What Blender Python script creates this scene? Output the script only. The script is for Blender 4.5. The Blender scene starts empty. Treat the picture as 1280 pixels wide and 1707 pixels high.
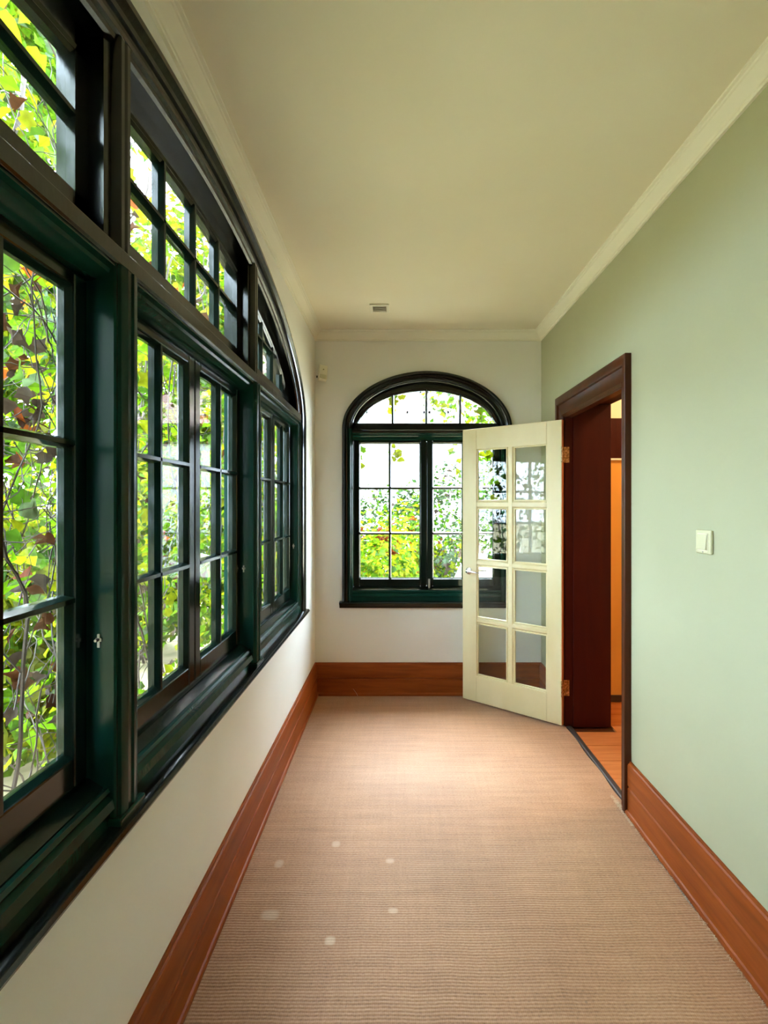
import bpy, bmesh, math, random
from mathutils import Vector, Matrix
random.seed(7)
sc = bpy.context.scene
col = sc.collection
PI = math.pi

# ------------------------------------------------------------------ camera, sky, exposure
F = 800.0                       # focal length in pixels of the 1280x1707 frame
EYE = 1.49
cam_d = bpy.data.cameras.new('camera'); cam = bpy.data.objects.new('camera', cam_d); col.objects.link(cam)
cam.location = (0, 0, EYE); cam.rotation_euler = (PI / 2, 0, 0)
cam_d.sensor_fit = 'AUTO'; cam_d.sensor_width = 36.0; cam_d.lens = 36.0 * F / 1707.0
cam_d.shift_x = -22.0 / 1707.0; cam_d.shift_y = -13.5 / 1707.0
cam_d.clip_start = 0.02; cam_d.clip_end = 200
sc.camera = cam
w = bpy.data.worlds.new('overcast_sky'); sc.world = w; w.use_nodes = True
bg = w.node_tree.nodes['Background']
bg.inputs['Color'].default_value = (0.68, 0.83, 1.0, 1); bg.inputs['Strength'].default_value = 1.9
sun_d = bpy.data.lights.new('sun', 'SUN'); sun_d.energy = 1.3; sun_d.angle = math.radians(46); sun_d.color = (.90, .95, 1)
sun = bpy.data.objects.new('sun', sun_d); col.objects.link(sun)
sun.rotation_euler = Vector((.18, -.60, -.78)).to_track_quat('-Z', 'Y').to_euler(); sun.location = (-4, 9, 9)
sc.view_settings.view_transform = 'Standard'; sc.view_settings.look = 'None'
sc.view_settings.gamma = 1.0; sc.view_settings.use_curve_mapping = False
sc.view_settings.exposure = 4.48
sc.cycles.use_denoising = True
sc.cycles.max_bounces = 10; sc.cycles.diffuse_bounces = 6; sc.cycles.transparent_max_bounces = 24
sc.cycles.sample_clamp_indirect = 6.0

# ------------------------------------------------------------------ helpers
WORLD = {}
def tag(o, label=None, cat=None, group=None, kind=None):
    if label: o['label'] = label
    if cat: o['category'] = cat
    if group: o['group'] = group
    if kind: o['kind'] = kind
    return o
def empty(name, loc, label=None, cat=None, group=None, kind=None, parent=None, rotz=0):
    o = bpy.data.objects.new(name, None); col.objects.link(o)
    o.empty_display_size = .1
    pw = WORLD[parent.name] if parent else Vector((0, 0, 0))
    o.location = Vector(loc) - pw; o.parent = parent; o.rotation_euler = (0, 0, rotz)
    WORLD[o.name] = Vector(loc)
    return tag(o, label, cat, group, kind)
def link_mesh(name, me, parent=None, loc=(0, 0, 0)):
    """loc is in the parent's untranslated frame (world axes)"""
    o = bpy.data.objects.new(name, me); col.objects.link(o)
    pw = WORLD[parent.name] if parent else Vector((0, 0, 0))
    o.parent = parent; o.location = Vector(loc) - pw
    WORLD[o.name] = Vector(loc)
    return o
class MB:
    def __init__(s): s.v = []; s.f = []
    def add(s, vs, fs):
        b = len(s.v); s.v += [tuple(p) for p in vs]; s.f += [tuple(b + i for i in f) for f in fs]; return s
    def box(s, a, b, fn=None):
        (x0, y0, z0), (x1, y1, z1) = a, b
        vs = [(x0,y0,z0),(x1,y0,z0),(x1,y1,z0),(x0,y1,z0),(x0,y0,z1),(x1,y0,z1),(x1,y1,z1),(x0,y1,z1)]
        if fn: vs = [fn(*p) for p in vs]
        return s.add(vs, [(0,3,2,1),(4,5,6,7),(0,1,5,4),(1,2,6,5),(2,3,7,6),(3,0,4,7)])
    def loft(s, rings, closed=True, caps=True):
        """rings: list of equal-length point lists; profile closed"""
        n = len(rings[0]); vs = [p for r in rings for p in r]; fs = []
        for i in range(len(rings) - 1):
            for j in range(n if closed else n - 1):
                k = (j + 1) % n
                fs.append((i*n+j, i*n+k, (i+1)*n+k, (i+1)*n+j))
        if caps:
            fs.append(tuple(range(n - 1, -1, -1))); fs.append(tuple(range((len(rings)-1)*n, len(rings)*n)))
        return s.add(vs, fs)
    def tube(s, pts, r, seg=8, caps=True):
        pts = [Vector(p) for p in pts]; rings = []
        rr = r if isinstance(r, (list, tuple)) else [r] * len(pts)
        for i, p in enumerate(pts):
            t = (pts[min(i+1, len(pts)-1)] - pts[max(i-1, 0)])
            t = t.normalized() if t.length > 1e-9 else Vector((0, 0, 1))
            ref = Vector((0, 0, 1)) if abs(t.z) < .9 else Vector((1, 0, 0))
            a = t.cross(ref).normalized(); b = t.cross(a)
            rings.append([p + (a*math.cos(2*PI*k/seg) + b*math.sin(2*PI*k/seg)) * rr[i] for k in range(seg)])
        return s.loft(rings, True, caps)
    def build(s, name, m, parent=None, smooth=False, bevel=0, center=True, local=False, segs=2, autos=None):
        me = bpy.data.meshes.new(name)
        vs = [Vector(p) for p in s.v]
        if center and not local:
            lo = Vector((min(p[i] for p in vs) for i in range(3))); hi = Vector((max(p[i] for p in vs) for i in range(3)))
            c = (lo + hi) / 2
        else: c = Vector((0, 0, 0))
        me.from_pydata([p - c for p in vs], [], s.f)
        bm = bmesh.new(); bm.from_mesh(me); bmesh.ops.recalc_face_normals(bm, faces=bm.faces[:])
        bm.to_mesh(me); bm.free()
        ms = m if isinstance(m, (list, tuple)) else [m]
        for k in ms: me.materials.append(k)
        if smooth:
            for p in me.polygons: p.use_smooth = True
        o = bpy.data.objects.new(name, me); col.objects.link(o); o.parent = parent
        if local: o.location = (0, 0, 0); WORLD[o.name] = Vector((0, 0, 0))
        else:
            pw = WORLD[parent.name] if parent else Vector((0, 0, 0))
            o.location = c - pw; WORLD[o.name] = c
        if autos is not None:
            for p in me.polygons: p.use_smooth = True
            es = o.modifiers.new('edge_split', 'EDGE_SPLIT'); es.split_angle = math.radians(autos)
        if bevel:
            b = o.modifiers.new('bevel', 'BEVEL'); b.width = bevel; b.segments = segs; b.limit_method = 'ANGLE'
            b.angle_limit = math.radians(40)
        return o

# ------------------------------------------------------------------ materials
def mat(name, color, rough=.5, **kw):
    m = bpy.data.materials.new(name); m.use_nodes = True
    p = m.node_tree.nodes['Principled BSDF']
    p.inputs['Base Color'].default_value = (*color, 1); p.inputs['Roughness'].default_value = rough
    for k, v in kw.items(): p.inputs[k].default_value = v
    return m
def nd(m, t, **kw):
    n = m.node_tree.nodes.new(t)
    for k, v in kw.items(): setattr(n, k, v)
    return n
def lk(m, a, b): m.node_tree.links.new(a, b)
def pr(m): return m.node_tree.nodes['Principled BSDF']
def ramp(m, src, stops):
    r = nd(m, 'ShaderNodeValToRGB'); cr = r.color_ramp
    while len(cr.elements) < len(stops): cr.elements.new(.5)
    for e, (pos, c) in zip(cr.elements, stops): e.position = pos; e.color = (*c, 1)
    lk(m, src, r.inputs['Fac']); return r
def noise(m, scale, detail=4, vec=None, mapping=None, rough=.5, dist=0):
    n = nd(m, 'ShaderNodeTexNoise'); n.inputs['Scale'].default_value = scale; n.inputs['Detail'].default_value = detail
    n.inputs['Roughness'].default_value = rough; n.inputs['Distortion'].default_value = dist
    if mapping is not None:
        g = nd(m, 'ShaderNodeNewGeometry'); mp = nd(m, 'ShaderNodeMapping')
        mp.inputs['Scale'].default_value = mapping; lk(m, g.outputs['Position'], mp.inputs['Vector']); lk(m, mp.outputs[0], n.inputs['Vector'])
    elif vec is not None: lk(m, vec, n.inputs['Vector'])
    return n
def bump(m, src, strength=.2, dist=.002, to=None):
    b = nd(m, 'ShaderNodeBump'); b.inputs['Strength'].default_value = strength; b.inputs['Distance'].default_value = dist
    lk(m, src, b.inputs['Height']); lk(m, b.outputs['Normal'], (to or pr(m)).inputs['Normal']); return b
def plaster(name, c0, c1, rough=.75):
    m = mat(name, c0, rough)
    n = noise(m, 2.2, 4, mapping=(1, 1, 1)); r = ramp(m, n.outputs['Fac'], [(.35, c0), (.7, c1)]); lk(m, r.outputs[0], pr(m).inputs['Base Color'])
    n2 = noise(m, 45, 4, mapping=(1, 1, 1)); bump(m, n2.outputs['Fac'], .12, .002)
    return m
M_WALL = plaster('cream_wall_paint', (.80, .78, .72), (.77, .75, .68))
M_GREENWALL = plaster('pale_green_wall_paint', (.425, .425, .275), (.405, .405, .26), .55)
M_CEIL = plaster('ceiling_paint', (.85, .79, .63), (.83, .76, .59))
M_CORN = plaster('cornice_paint', (.84, .80, .67), (.82, .78, .64), .55)
def gloss_paint(name, c, rough=.2, bs=.16):
    m = mat(name, c, rough)
    n = noise(m, 1, 5, mapping=(40, 40, 14)); bump(m, n.outputs['Fac'], bs, .004)
    n2 = noise(m, 3, 3, mapping=(1, 1, 1)); r = ramp(m, n2.outputs['Fac'], [(.3, tuple(x*.8 for x in c)), (.75, tuple(x*1.2 for x in c))])
    lk(m, r.outputs[0], pr(m).inputs['Base Color'])
    return m
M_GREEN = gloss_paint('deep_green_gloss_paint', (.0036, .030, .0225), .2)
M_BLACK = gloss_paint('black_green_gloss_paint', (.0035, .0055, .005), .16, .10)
M_SASH = gloss_paint('dark_green_sash_paint', (.003, .010, .008), .13, .05)
pr(M_SASH).inputs['Specular IOR Level'].default_value = .38
pr(M_GREEN).inputs['Specular IOR Level'].default_value = .2
def wood(name, c0, c1, rough=.35, grain=(3, 3, 30)):
    m = mat(name, c0, rough); pr(m).inputs['Specular IOR Level'].default_value = .17
    n = noise(m, 1, 6, mapping=grain, dist=.6); r = ramp(m, n.outputs['Fac'], [(.3, c0), (.72, c1)]); lk(m, r.outputs[0], pr(m).inputs['Base Color'])
    bump(m, n.outputs['Fac'], .08, .002)
    return m
M_BASE = wood('red_brown_baseboard_wood', (.20, .040, .006), (.30, .068, .010), .42, (3, 3, 30))
M_CASING = wood('dark_mahogany_wood', (.05, .014, .005), (.085, .022, .008), .3, (22, 22, 2))
M_JAMB = wood('deep_red_jamb_wood', (.034, .0028, .0016), (.055, .0055, .002), .4, (14, 14, 1.5))
M_PARQ = wood('orange_parquet_wood', (.42, .13, .035), (.55, .20, .06), .35, (3, 30, 3))
M_DOOR = mat('cream_door_paint', (.78, .70, .46), .4)
_n = noise(M_DOOR, 1, 5, mapping=(5, 5, 2)); _r = ramp(M_DOOR, _n.outputs['Fac'], [(.3, (.71, .61, .32)), (.7, (.78, .69, .42))]); lk(M_DOOR, _r.outputs[0], pr(M_DOOR).inputs['Base Color'])
M_EDGE = wood('door_edge_wood', (.42, .13, .04), (.55, .2, .07), .5, (20, 20, 2))
M_CHROME = mat('satin_chrome', (.75, .75, .74), .18, Metallic=1.0)
M_BRASS = mat('tarnished_brass', (.60, .42, .20), .35, Metallic=1.0)
_n = noise(M_BRASS, 90, 3, mapping=(1, 1, 1)); _r = ramp(M_BRASS, _n.outputs['Fac'], [(.35, (.25, .15, .07)), (.65, (.72, .52, .30))]); lk(M_BRASS, _r.outputs[0], pr(M_BRASS).inputs['Base Color'])
M_STEEL = mat('dull_window_steel', (.42, .40, .36), .4, Metallic=.8)
M_PLASTIC = mat('ivory_plastic', (.62, .59, .38), .35)
M_PLASTIC2 = mat('aged_white_plastic', (.80, .74, .58), .45)
M_DARKPL = mat('dark_lens_plastic', (.05, .045, .03), .3)
M_STRIP = mat('dark_threshold_metal', (.10, .09, .085), .4, Metallic=.7)
M_ORANGE = plaster('orange_hall_paint', (.80, .40, .08), (.78, .38, .07))
M_WHITE = mat('white_gloss_paint', (.8, .8, .77), .4)
M_HOLE = mat('vent_dark_interior', (.16, .14, .10), .7)

def glass_mat(name, tint=(1, 1, 1)):
    m = bpy.data.materials.new(name); m.use_nodes = True
    nt = m.node_tree; nt.nodes.remove(nt.nodes['Principled BSDF'])
    out = nt.nodes['Material Output']
    tr = nd(m, 'ShaderNodeBsdfTransparent'); tr.inputs['Color'].default_value = (*tint, 1)
    gl = nd(m, 'ShaderNodeBsdfGlossy'); gl.inputs['Roughness'].default_value = .01
    fr = nd(m, 'ShaderNodeFresnel'); fr.inputs['IOR'].default_value = 1.55     # both faces of the sheet at once
    ge = nd(m, 'ShaderNodeNewGeometry'); inv = nd(m, 'ShaderNodeMath', operation='SUBTRACT'); inv.inputs[0].default_value = 1; lk(m, ge.outputs['Backfacing'], inv.inputs[1])
    mu = nd(m, 'ShaderNodeMath', operation='MULTIPLY'); lk(m, fr.outputs[0], mu.inputs[0]); lk(m, inv.outputs[0], mu.inputs[1])
    mx = nd(m, 'ShaderNodeMixShader')
    lk(m, mu.outputs[0], mx.inputs[0]); lk(m, tr.outputs[0], mx.inputs[1]); lk(m, gl.outputs[0], mx.inputs[2]); lk(m, mx.outputs[0], out.inputs[0])
    n = noise(m, 7, 2, mapping=(1, 1, 1)); b = nd(m, 'ShaderNodeBump'); b.inputs['Strength'].default_value = .03; b.inputs['Distance'].default_value = .01
    lk(m, n.outputs['Fac'], b.inputs['Height']); lk(m, b.outputs[0], gl.inputs['Normal'])
    return m
M_GLASS = glass_mat('clear_window_glass', (.97, .985, .975))
M_DGLASS = glass_mat('door_glass', (.93, .96, .97))

def leaf_mat(name, c, t, tw=.5):
    m = bpy.data.materials.new(name); m.use_nodes = True
    nt = m.node_tree; nt.nodes.remove(nt.nodes['Principled BSDF']); out = nt.nodes['Material Output']
    d = nd(m, 'ShaderNodeBsdfDiffuse'); tl = nd(m, 'ShaderNodeBsdfTranslucent'); mx = nd(m, 'ShaderNodeMixShader'); mx.inputs[0].default_value = tw
    n = noise(m, 26, 2, mapping=(1, 1, 1))
    oi = nd(m, 'ShaderNodeObjectInfo'); mr = nd(m, 'ShaderNodeMapRange'); mr.inputs[3].default_value = .55; mr.inputs[4].default_value = 1.35
    lk(m, oi.outputs['Random'], mr.inputs[0])
    for cc, sh in ((c, d), (t, tl)):
        r = ramp(m, n.outputs['Fac'], [(.3, tuple(x*.6 for x in cc)), (.7, tuple(min(1, x*1.35) for x in cc))])
        mu = nd(m, 'ShaderNodeVectorMath', operation='MULTIPLY'); lk(m, r.outputs[0], mu.inputs[0]); lk(m, mr.outputs[0], mu.inputs[1])
        lk(m, mu.outputs[0], sh.inputs['Color'])
    lk(m, d.outputs[0], mx.inputs[1]); lk(m, tl.outputs[0], mx.inputs[2])
    gl = nd(m, 'ShaderNodeBsdfGlossy'); gl.inputs['Roughness'].default_value = .4
    m2 = nd(m, 'ShaderNodeMixShader'); m2.inputs[0].default_value = .006
    lk(m, mx.outputs[0], m2.inputs[1]); lk(m, gl.outputs[0], m2.inputs[2]); lk(m, m2.outputs[0], out.inputs[0])
    return m
L_GREEN = leaf_mat('fresh_green_leaf', (.044, .100, .003), (.092, .185, .004))
L_YELLOW = leaf_mat('yellow_green_leaf', (.100, .120, .003), (.190, .210, .005))
L_DARK = leaf_mat('mid_green_leaf', (.016, .044, .004), (.032, .072, .005))
L_PALE = leaf_mat('pale_green_leaf', (.045, .068, .034), (.055, .08, .034))
L_BROWN = leaf_mat('dry_brown_leaf', (.040, .015, .006), (.042, .015, .005), .3)
L_GREY = leaf_mat('withered_grey_leaf', (.052, .037, .027), (.042, .028, .018), .3)
L_ORANGE = leaf_mat('orange_red_leaf', (.11, .022, .003), (.14, .032, .004))
M_TWIG = mat('vine_twig_bark', (.034, .022, .014), .8)
M_BARK = mat('tree_bark', (.20, .15, .11), .9)
_n = noise(M_BARK, 1, 5, mapping=(30, 30, 6)); _r = ramp(M_BARK, _n.outputs['Fac'], [(.3, (.12, .09, .06)), (.7, (.3, .23, .17))]); lk(M_BARK, _r.outputs[0], pr(M_BARK).inputs['Base Color'])
M_GRASS = mat('garden_ground', (.20, .27, .09), .9)
_n = noise(M_GRASS, 3, 5, mapping=(1, 1, 1)); _r = ramp(M_GRASS, _n.outputs['Fac'], [(.35, (.22, .20, .09)), (.6, (.42, .33, .19)), (.75, (.46, .37, .24))]); lk(M_GRASS, _r.outputs[0], pr(M_GRASS).inputs['Base Color'])

# carpet: woven tan sisal, ribs across the room, worn marks
def carpet_mat():
    m = mat('tan_ribbed_carpet', (.45, .30, .18), .6)
    g = nd(m, 'ShaderNodeNewGeometry'); sep = nd(m, 'ShaderNodeSeparateXYZ'); lk(m, g.outputs['Position'], sep.inputs[0])
    def math_(op, a, b=None, c=None):
        n = nd(m, 'ShaderNodeMath', operation=op)
        for i, x in enumerate((a, b, c)):
            if x is None: continue
            if isinstance(x, (int, float)): n.inputs[i].default_value = x
            else: lk(m, x, n.inputs[i])
        return n.outputs[0]
    wob = noise(m, 1, 3, mapping=(5, 2, 1))
    y = math_('MULTIPLY_ADD', wob.outputs['Fac'], .016, sep.outputs['Y'])
    rib = math_('SINE', math_('MULTIPLY', y, 2*PI/.0105))
    rib = math_('MULTIPLY_ADD', rib, .5, .5)
    weft = math_('MULTIPLY_ADD', math_('SINE', math_('MULTIPLY', sep.outputs['X'], 2*PI/.006)), .5, .5)
    fine = noise(m, 1, 3, mapping=(110, 160, 1))
    streak = noise(m, 1, 4, mapping=(3.2, 34, 1))
    streak2 = noise(m, 1, 4, mapping=(42, 3, 1))
    blot = noise(m, 1.7, 4, mapping=(1, 1, 1), dist=.4)
    v = math_('MULTIPLY', rib, .15)
    v = math_('MULTIPLY_ADD', weft, .06, v)
    v = math_('MULTIPLY_ADD', fine.outputs['Fac'], .50, math_('ADD', v, -.07))
    v = math_('MULTIPLY_ADD', streak.outputs['Fac'], .30, v)
    v = math_('MULTIPLY_ADD', streak2.outputs['Fac'], .12, v)
    r = ramp(m, v, [(.24, (.17, .076, .028)), (.46, (.355, .178, .080)), (.72, (.50, .285, .155))])
    rb = ramp(m, blot.outputs['Fac'], [(.35, (.90, .86, .84)), (.65, (1.0, 1.0, 1.0))])
    mul = nd(m, 'ShaderNodeMix', data_type='RGBA', blend_type='MULTIPLY'); mul.inputs[0].default_value = 1
    lk(m, r.outputs[0], mul.inputs[6]); lk(m, rb.outputs[0], mul.inputs[7])
    cur = mul.outputs[2]
    # worn pale dents left by furniture feet, one brown stain, small dark specks
    marks = [(-.229, 1.637, .018, .017, (.74, .60, .43)), (-.461, 1.740, .032, .022, (.62, .50, .37)), (-.015, 1.758, .018, .012, (.66, .50, .36)),
             (-.030, 2.003, .018, .014, (.66, .50, .36)), (-.268, 2.102, .018, .018, (.66, .51, .37)), (-.489, 1.987, .018, .022, (.62, .50, .38)),
             (-.175, 3.33, .020, .026, (.24, .12, .05))]
    for (mx_, my_, sx, sy, c) in marks:
        dx = math_('DIVIDE', math_('ADD', sep.outputs['X'], -mx_), sx); dy = math_('DIVIDE', math_('ADD', sep.outputs['Y'], -my_), sy)
        dd = math_('ADD', math_('POWER', math_('ABSOLUTE', dx), 3), math_('POWER', math_('ABSOLUTE', dy), 3))
        dd = math_('ADD', dd, math_('MULTIPLY_ADD', fine.outputs['Fac'], 1.2, -.6))
        k = nd(m, 'ShaderNodeMapRange'); k.interpolation_type = 'SMOOTHSTEP'
        k.inputs[1].default_value = 1.7; k.inputs[2].default_value = .0; lk(m, dd, k.inputs[0])
        kk = math_('MULTIPLY', k.outputs[0], .4)
        mm = nd(m, 'ShaderNodeMix', data_type='RGBA'); lk(m, kk, mm.inputs[0]); lk(m, cur, mm.inputs[6]); mm.inputs[7].default_value = (*c, 1)
        cur = mm.outputs[2]
    speck = noise(m, 70, 1, mapping=(1, 1, 1)); ks = nd(m, 'ShaderNodeMapRange'); ks.inputs[1].default_value = .74; ks.inputs[2].default_value = .80
    lk(m, speck.outputs['Fac'], ks.inputs[0])
    mm = nd(m, 'ShaderNodeMix', data_type='RGBA'); lk(m, math_('MULTIPLY', ks.outputs[0], .5), mm.inputs[0]); lk(m, cur, mm.inputs[6]); mm.inputs[7].default_value = (.16, .09, .05, 1)
    lk(m, mm.outputs[2], pr(m).inputs['Base Color'])
    h = math_('MULTIPLY_ADD', fine.outputs['Fac'], .5, rib)
    bump(m, h, .35, .003)
    pr(m).inputs['Sheen Weight'].default_value = .5; pr(m).inputs['Sheen Roughness'].default_value = .35
    return m
M_CARPET = carpet_mat()

# ------------------------------------------------------------------ room dimensions
XL, XR, YB, YF = -.642, 1.125, 3.75, -2.0      # wall faces
HC = EYE + 1.344                                # ceiling height
WT = .14                                        # outer wall thickness
left = lambda u, v, w: (XL - w, u, v + EYE)     # u along wall, v height over the eye line, w outward
back = lambda u, v, w: (u, YB + w, v + EYE)

class Arch:
    def __init__(s, c, A, v0, R, p): s.c, s.A, s.v0, s.R, s.p = c, A, v0, R, p
    def v(s, u):
        r = min(1, abs(u - s.c) / s.A)
        return s.v0 + s.R * (max(0, 1 - r ** s.p)) ** (1 / s.p)
    def pts(s, n=56):
        out = []
        for i in range(n + 1):
            a = PI - PI * i / n
            cx, sx = math.cos(a), math.sin(a)
            u = s.A * math.copysign(abs(cx) ** (2 / s.p), cx); v = s.R * abs(sx) ** (2 / s.p)
            out.append((s.c + u, s.v0 + v))
        return out
def jamb_path(arch, vb, n=56):
    return [(arch.c - arch.A, vb)] + arch.pts(n) + [(arch.c + arch.A, vb)]

def arched_wall(name, mp, u0, u1, arch, vb, label):
    """wall slab with an arched hole; vb = bottom of the hole"""
    mb = MB(); zb, zt = -EYE, HC - EYE
    P = arch.pts(64)
    for wv in (0.0, WT):
        a0, a1 = arch.c - arch.A, arch.c + arch.A
        quads = [((u0, zb), (a0, zb), (a0, zt), (u0, zt)), ((a1, zb), (u1, zb), (u1, zt), (a1, zt)), ((a0, zb), (a1, zb), (a1, vb), (a0, vb))]
        for i in range(len(P) - 1):
            quads.append((P[i], P[i+1], (P[i+1][0], zt), (P[i][0], zt)))
        for q in quads: mb.add([mp(a, b, wv) for a, b in q], [(0, 1, 2, 3)])
    loop = [(arch.c - arch.A, vb)] + P + [(arch.c + arch.A, vb)]
    for i in range(len(loop)):
        a, b = loop[i], loop[(i+1) % len(loop)]
        mb.add([mp(*a, 0), mp(*b, 0), mp(*b, WT), mp(*a, WT)], [(0, 1, 2, 3)])
    for a, b in (((u0, zb), (u1, zb)), ((u1, zb), (u1, zt)), ((u1, zt), (u0, zt)), ((u0, zt), (u0, zb))):
        mb.add([mp(*a, 0), mp(*b, 0), mp(*b, WT), mp(*a, WT)], [(0, 1, 2, 3)])
    o = mb.build(name, M_WALL)
    # merge doubles so normals come out consistent
    bm = bmesh.new(); bm.from_mesh(o.data); bmesh.ops.remove_doubles(bm, verts=bm.verts[:], dist=1e-5); bmesh.ops.recalc_face_normals(bm, faces=bm.faces[:]); bm.to_mesh(o.data); bm.free()
    return tag(o, label, 'wall', kind='structure')

# left window arches (centre 1.63) and back window arches (centre .1945)
LW = dict(outer=Arch(1.59, 1.62, .55, .640, 1.88), inner=Arch(1.59, 1.475, .55, .522, 1.86), glass=Arch(1.59, 1.34, .622, .378, 1.86))
BW = dict(outer=Arch(.232, .66, .588, .443, 1.95), inner=Arch(.232, .58, .588, .365, 1.95), glass=Arch(.232, .532, .622, .282, 1.95))
WBOT = -.70
hole = lambda a, d: Arch(a.c, a.A - d, a.v0, a.R - d, a.p)
arched_wall('wall_left', left, YF, YB + .01, hole(LW['outer'], .05), WBOT, 'cream plaster wall around the big three bay window')
arched_wall('wall_back', back, XL - WT, XR + .3, hole(BW['outer'], .04), WBOT - .052, 'cream plaster end wall around the small arched window')
# right wall with the doorway
DY0, DY1, DH = 2.372, 3.232, 2.178
mb = MB(); mb.box((XR, YF, 0), (XR + .3, DY0, HC)); mb.box((XR, DY1, 0), (XR + .3, YB + .02, HC)); mb.box((XR, DY0, DH), (XR + .3, DY1, HC))
tag(mb.build('wall_right', M_GREENWALL), 'pale green plaster wall with the doorway', 'wall', kind='structure')
tag(MB().box((XL - WT, YF - .12, 0), (XR + .3, YF, HC)).build('wall_front', M_WALL), 'cream plaster wall behind the viewer', 'wall', kind='structure')
tag(MB().box((XL - WT, YF - .12, HC), (3.2, 4.4, HC + .12)).build('ceiling', M_CEIL), 'cream painted flat ceiling of the sunroom', 'ceiling', kind='structure')
tag(MB().box((XL - WT, YF - .12, -.15), (XR + .02, YB + WT, -.012)).build('floor', mat('screed', (.3, .27, .23), .9)), 'plain floor slab below the tan carpet', 'floor', kind='structure')
# carpet: a sheet with slightly wavy right edge
mb = MB(); ys = [YF + .01 + i * (YB - .01 - YF - .01) / 260 for i in range(261)]
rows = []
for y in ys:
    e = XR - .030 + .006 * math.sin(y * 9) + .005 * math.sin(y * 23 + 1) + random.uniform(-.002, .002)
    if DY0 - .06 < y < DY1: e = XR + .004 + .004 * math.sin(y * 17)
    rows.append([(XL + .022, y), (e, y)])
vs = []; fs = []
for a, b in rows: vs += [(a[0], a[1], 0), (b[0], b[1], 0), (a[0], a[1], -.011), (b[0], b[1], -.011)]
for i in range(len(rows) - 1):
    k = 4 * i; fs += [(k, k+1, k+5, k+4), (k+2, k+6, k+7, k+3), (k+1, k+3, k+7, k+5), (k, k+4, k+6, k+2)]
n = 4 * (len(rows) - 1); fs += [(0, 2, 3, 1), (n, n+1, n+3, n+2)]
carpet = tag(mb.add(vs, fs).build('carpet', M_CARPET), 'worn tan ribbed carpet covering the whole floor', 'carpet')
# frayed fibres along the carpet's right edge near the doorway
mb = MB()
for i in range(420):
    y = random.choice([random.uniform(2.22, 2.45), random.uniform(1.2, 2.32)])
    x = XR - .034 + random.uniform(-.01, .004); L = random.uniform(.008, .028); a = random.uniform(-1.2, 1.2)
    z = .002; p0 = Vector((x, y, .001)); d = Vector((math.cos(a), math.sin(a), random.uniform(.05, .6))).normalized()
    mb.tube([p0, p0 + d * L * .5, p0 + d * L + Vector((0, 0, -.003))], [.0008, .0008, .0004], 3)
tag(mb.build('frayed_fringe', mat('pale_carpet_fibre', (.62, .47, .32), .9), carpet), 'pale frayed carpet fibres', kind='stuff')

# ------------------------------------------------------------------ cornices and baseboards (swept profiles)
CP = [(0, 0), (.060, 0), (.060, -.008), (.050, -.010), (.048, -.016), (.043, -.018), (.039, -.026), (.031, -.038), (.021, -.050), (.018, -.054), (.016, -.060), (.011, -.062), (.011, -.072), (0, -.072)]
def cornice(name, pts, label):
    """pts: list of (corner point, inward offset dir per unit)"""
    mb = MB(); mb.loft([[(x + ox * a, y + oy * a, HC + b) for a, b in CP] for (x, y, ox, oy) in pts])
    tag(mb.build(name, M_CORN, autos=35), label, 'cornice', kind='structure')
cornice('trim_1', [(XL, YF, 1, 1), (XL, YB, 1, -1)], 'moulded cream cornice above the three bay window wall')
cornice('trim_2', [(XL, YB, 1, -1), (XR, YB, -1, -1)], 'moulded cream cornice above the end wall')
cornice('trim_3', [(XR, YB, -1, -1), (XR, YF, -1, 1)], 'moulded cream cornice above the pale green wall')
BP = [(0, 0), (.030, 0), (.031, .004), (.031, .012), (.027, .019), (.021, .022), (.019, .026), (.019, .122), (.016, .126), (.013, .128), (.013, .134), (.019, .138), (.019, .232), (.016, .240), (.010, .244), (.008, .252), (0, .252)]
def baseboard(name, pts, label):
    mb = MB(); mb.loft([[(x + ox * a, y + oy * a, b) for a, b in BP] for (x, y, ox, oy) in pts])
    tag(mb.build(name, M_BASE, autos=30), label, 'baseboard', kind='structure')
baseboard('baseboard_left', [(XL, YF, 1, 1), (XL, YB, 1, -1)], 'red brown grooved baseboard below the three bay window')
baseboard('baseboard_back', [(XL, YB, 1, -1), (XR, YB, -1, -1)], 'red brown baseboard along the end wall')
baseboard('baseboard_right', [(XR, 2.309, -1, 0), (XR, YF, -1, 1)], 'orange brown grooved baseboard along the pale green wall')
baseboard('baseboard_corner', [(XR, YB, -1, -1), (XR, 3.322, -1, 0)], 'short red brown baseboard behind the open door')

# ------------------------------------------------------------------ windows
def sweep_path(mb, mp, outer, inner, prof, vb, n=64):
    """prof: closed list of (e, w): e 0 = outer path, 1 = inner path"""
    po, pi_ = jamb_path(outer, vb, n), jamb_path(inner, vb, n)
    return mb.loft([[mp(o[0] + (i[0]-o[0]) * e, o[1] + (i[1]-o[1]) * e, w_) for e, w_ in prof] for o, i in zip(po, pi_)])
def sweep_u(mb, mp, u0, u1, prof):      # prof: (w, v)
    return mb.loft([[mp(u0, v, w_) for w_, v in prof], [mp(u1, v, w_) for w_, v in prof]])
def sweep_v(mb, mp, uc, v0, v1, prof, top=None):      # prof: (du, w)
    r1 = [mp(uc + du, (top(uc + du) if top else v1), w_) for du, w_ in prof]
    return mb.loft([[mp(uc + du, v0, w_) for du, w_ in prof], r1])
def vbox(mp, a, b):
    return MB().box(a, b, lambda u, v, w_: mp(u, v, w_))

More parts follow.
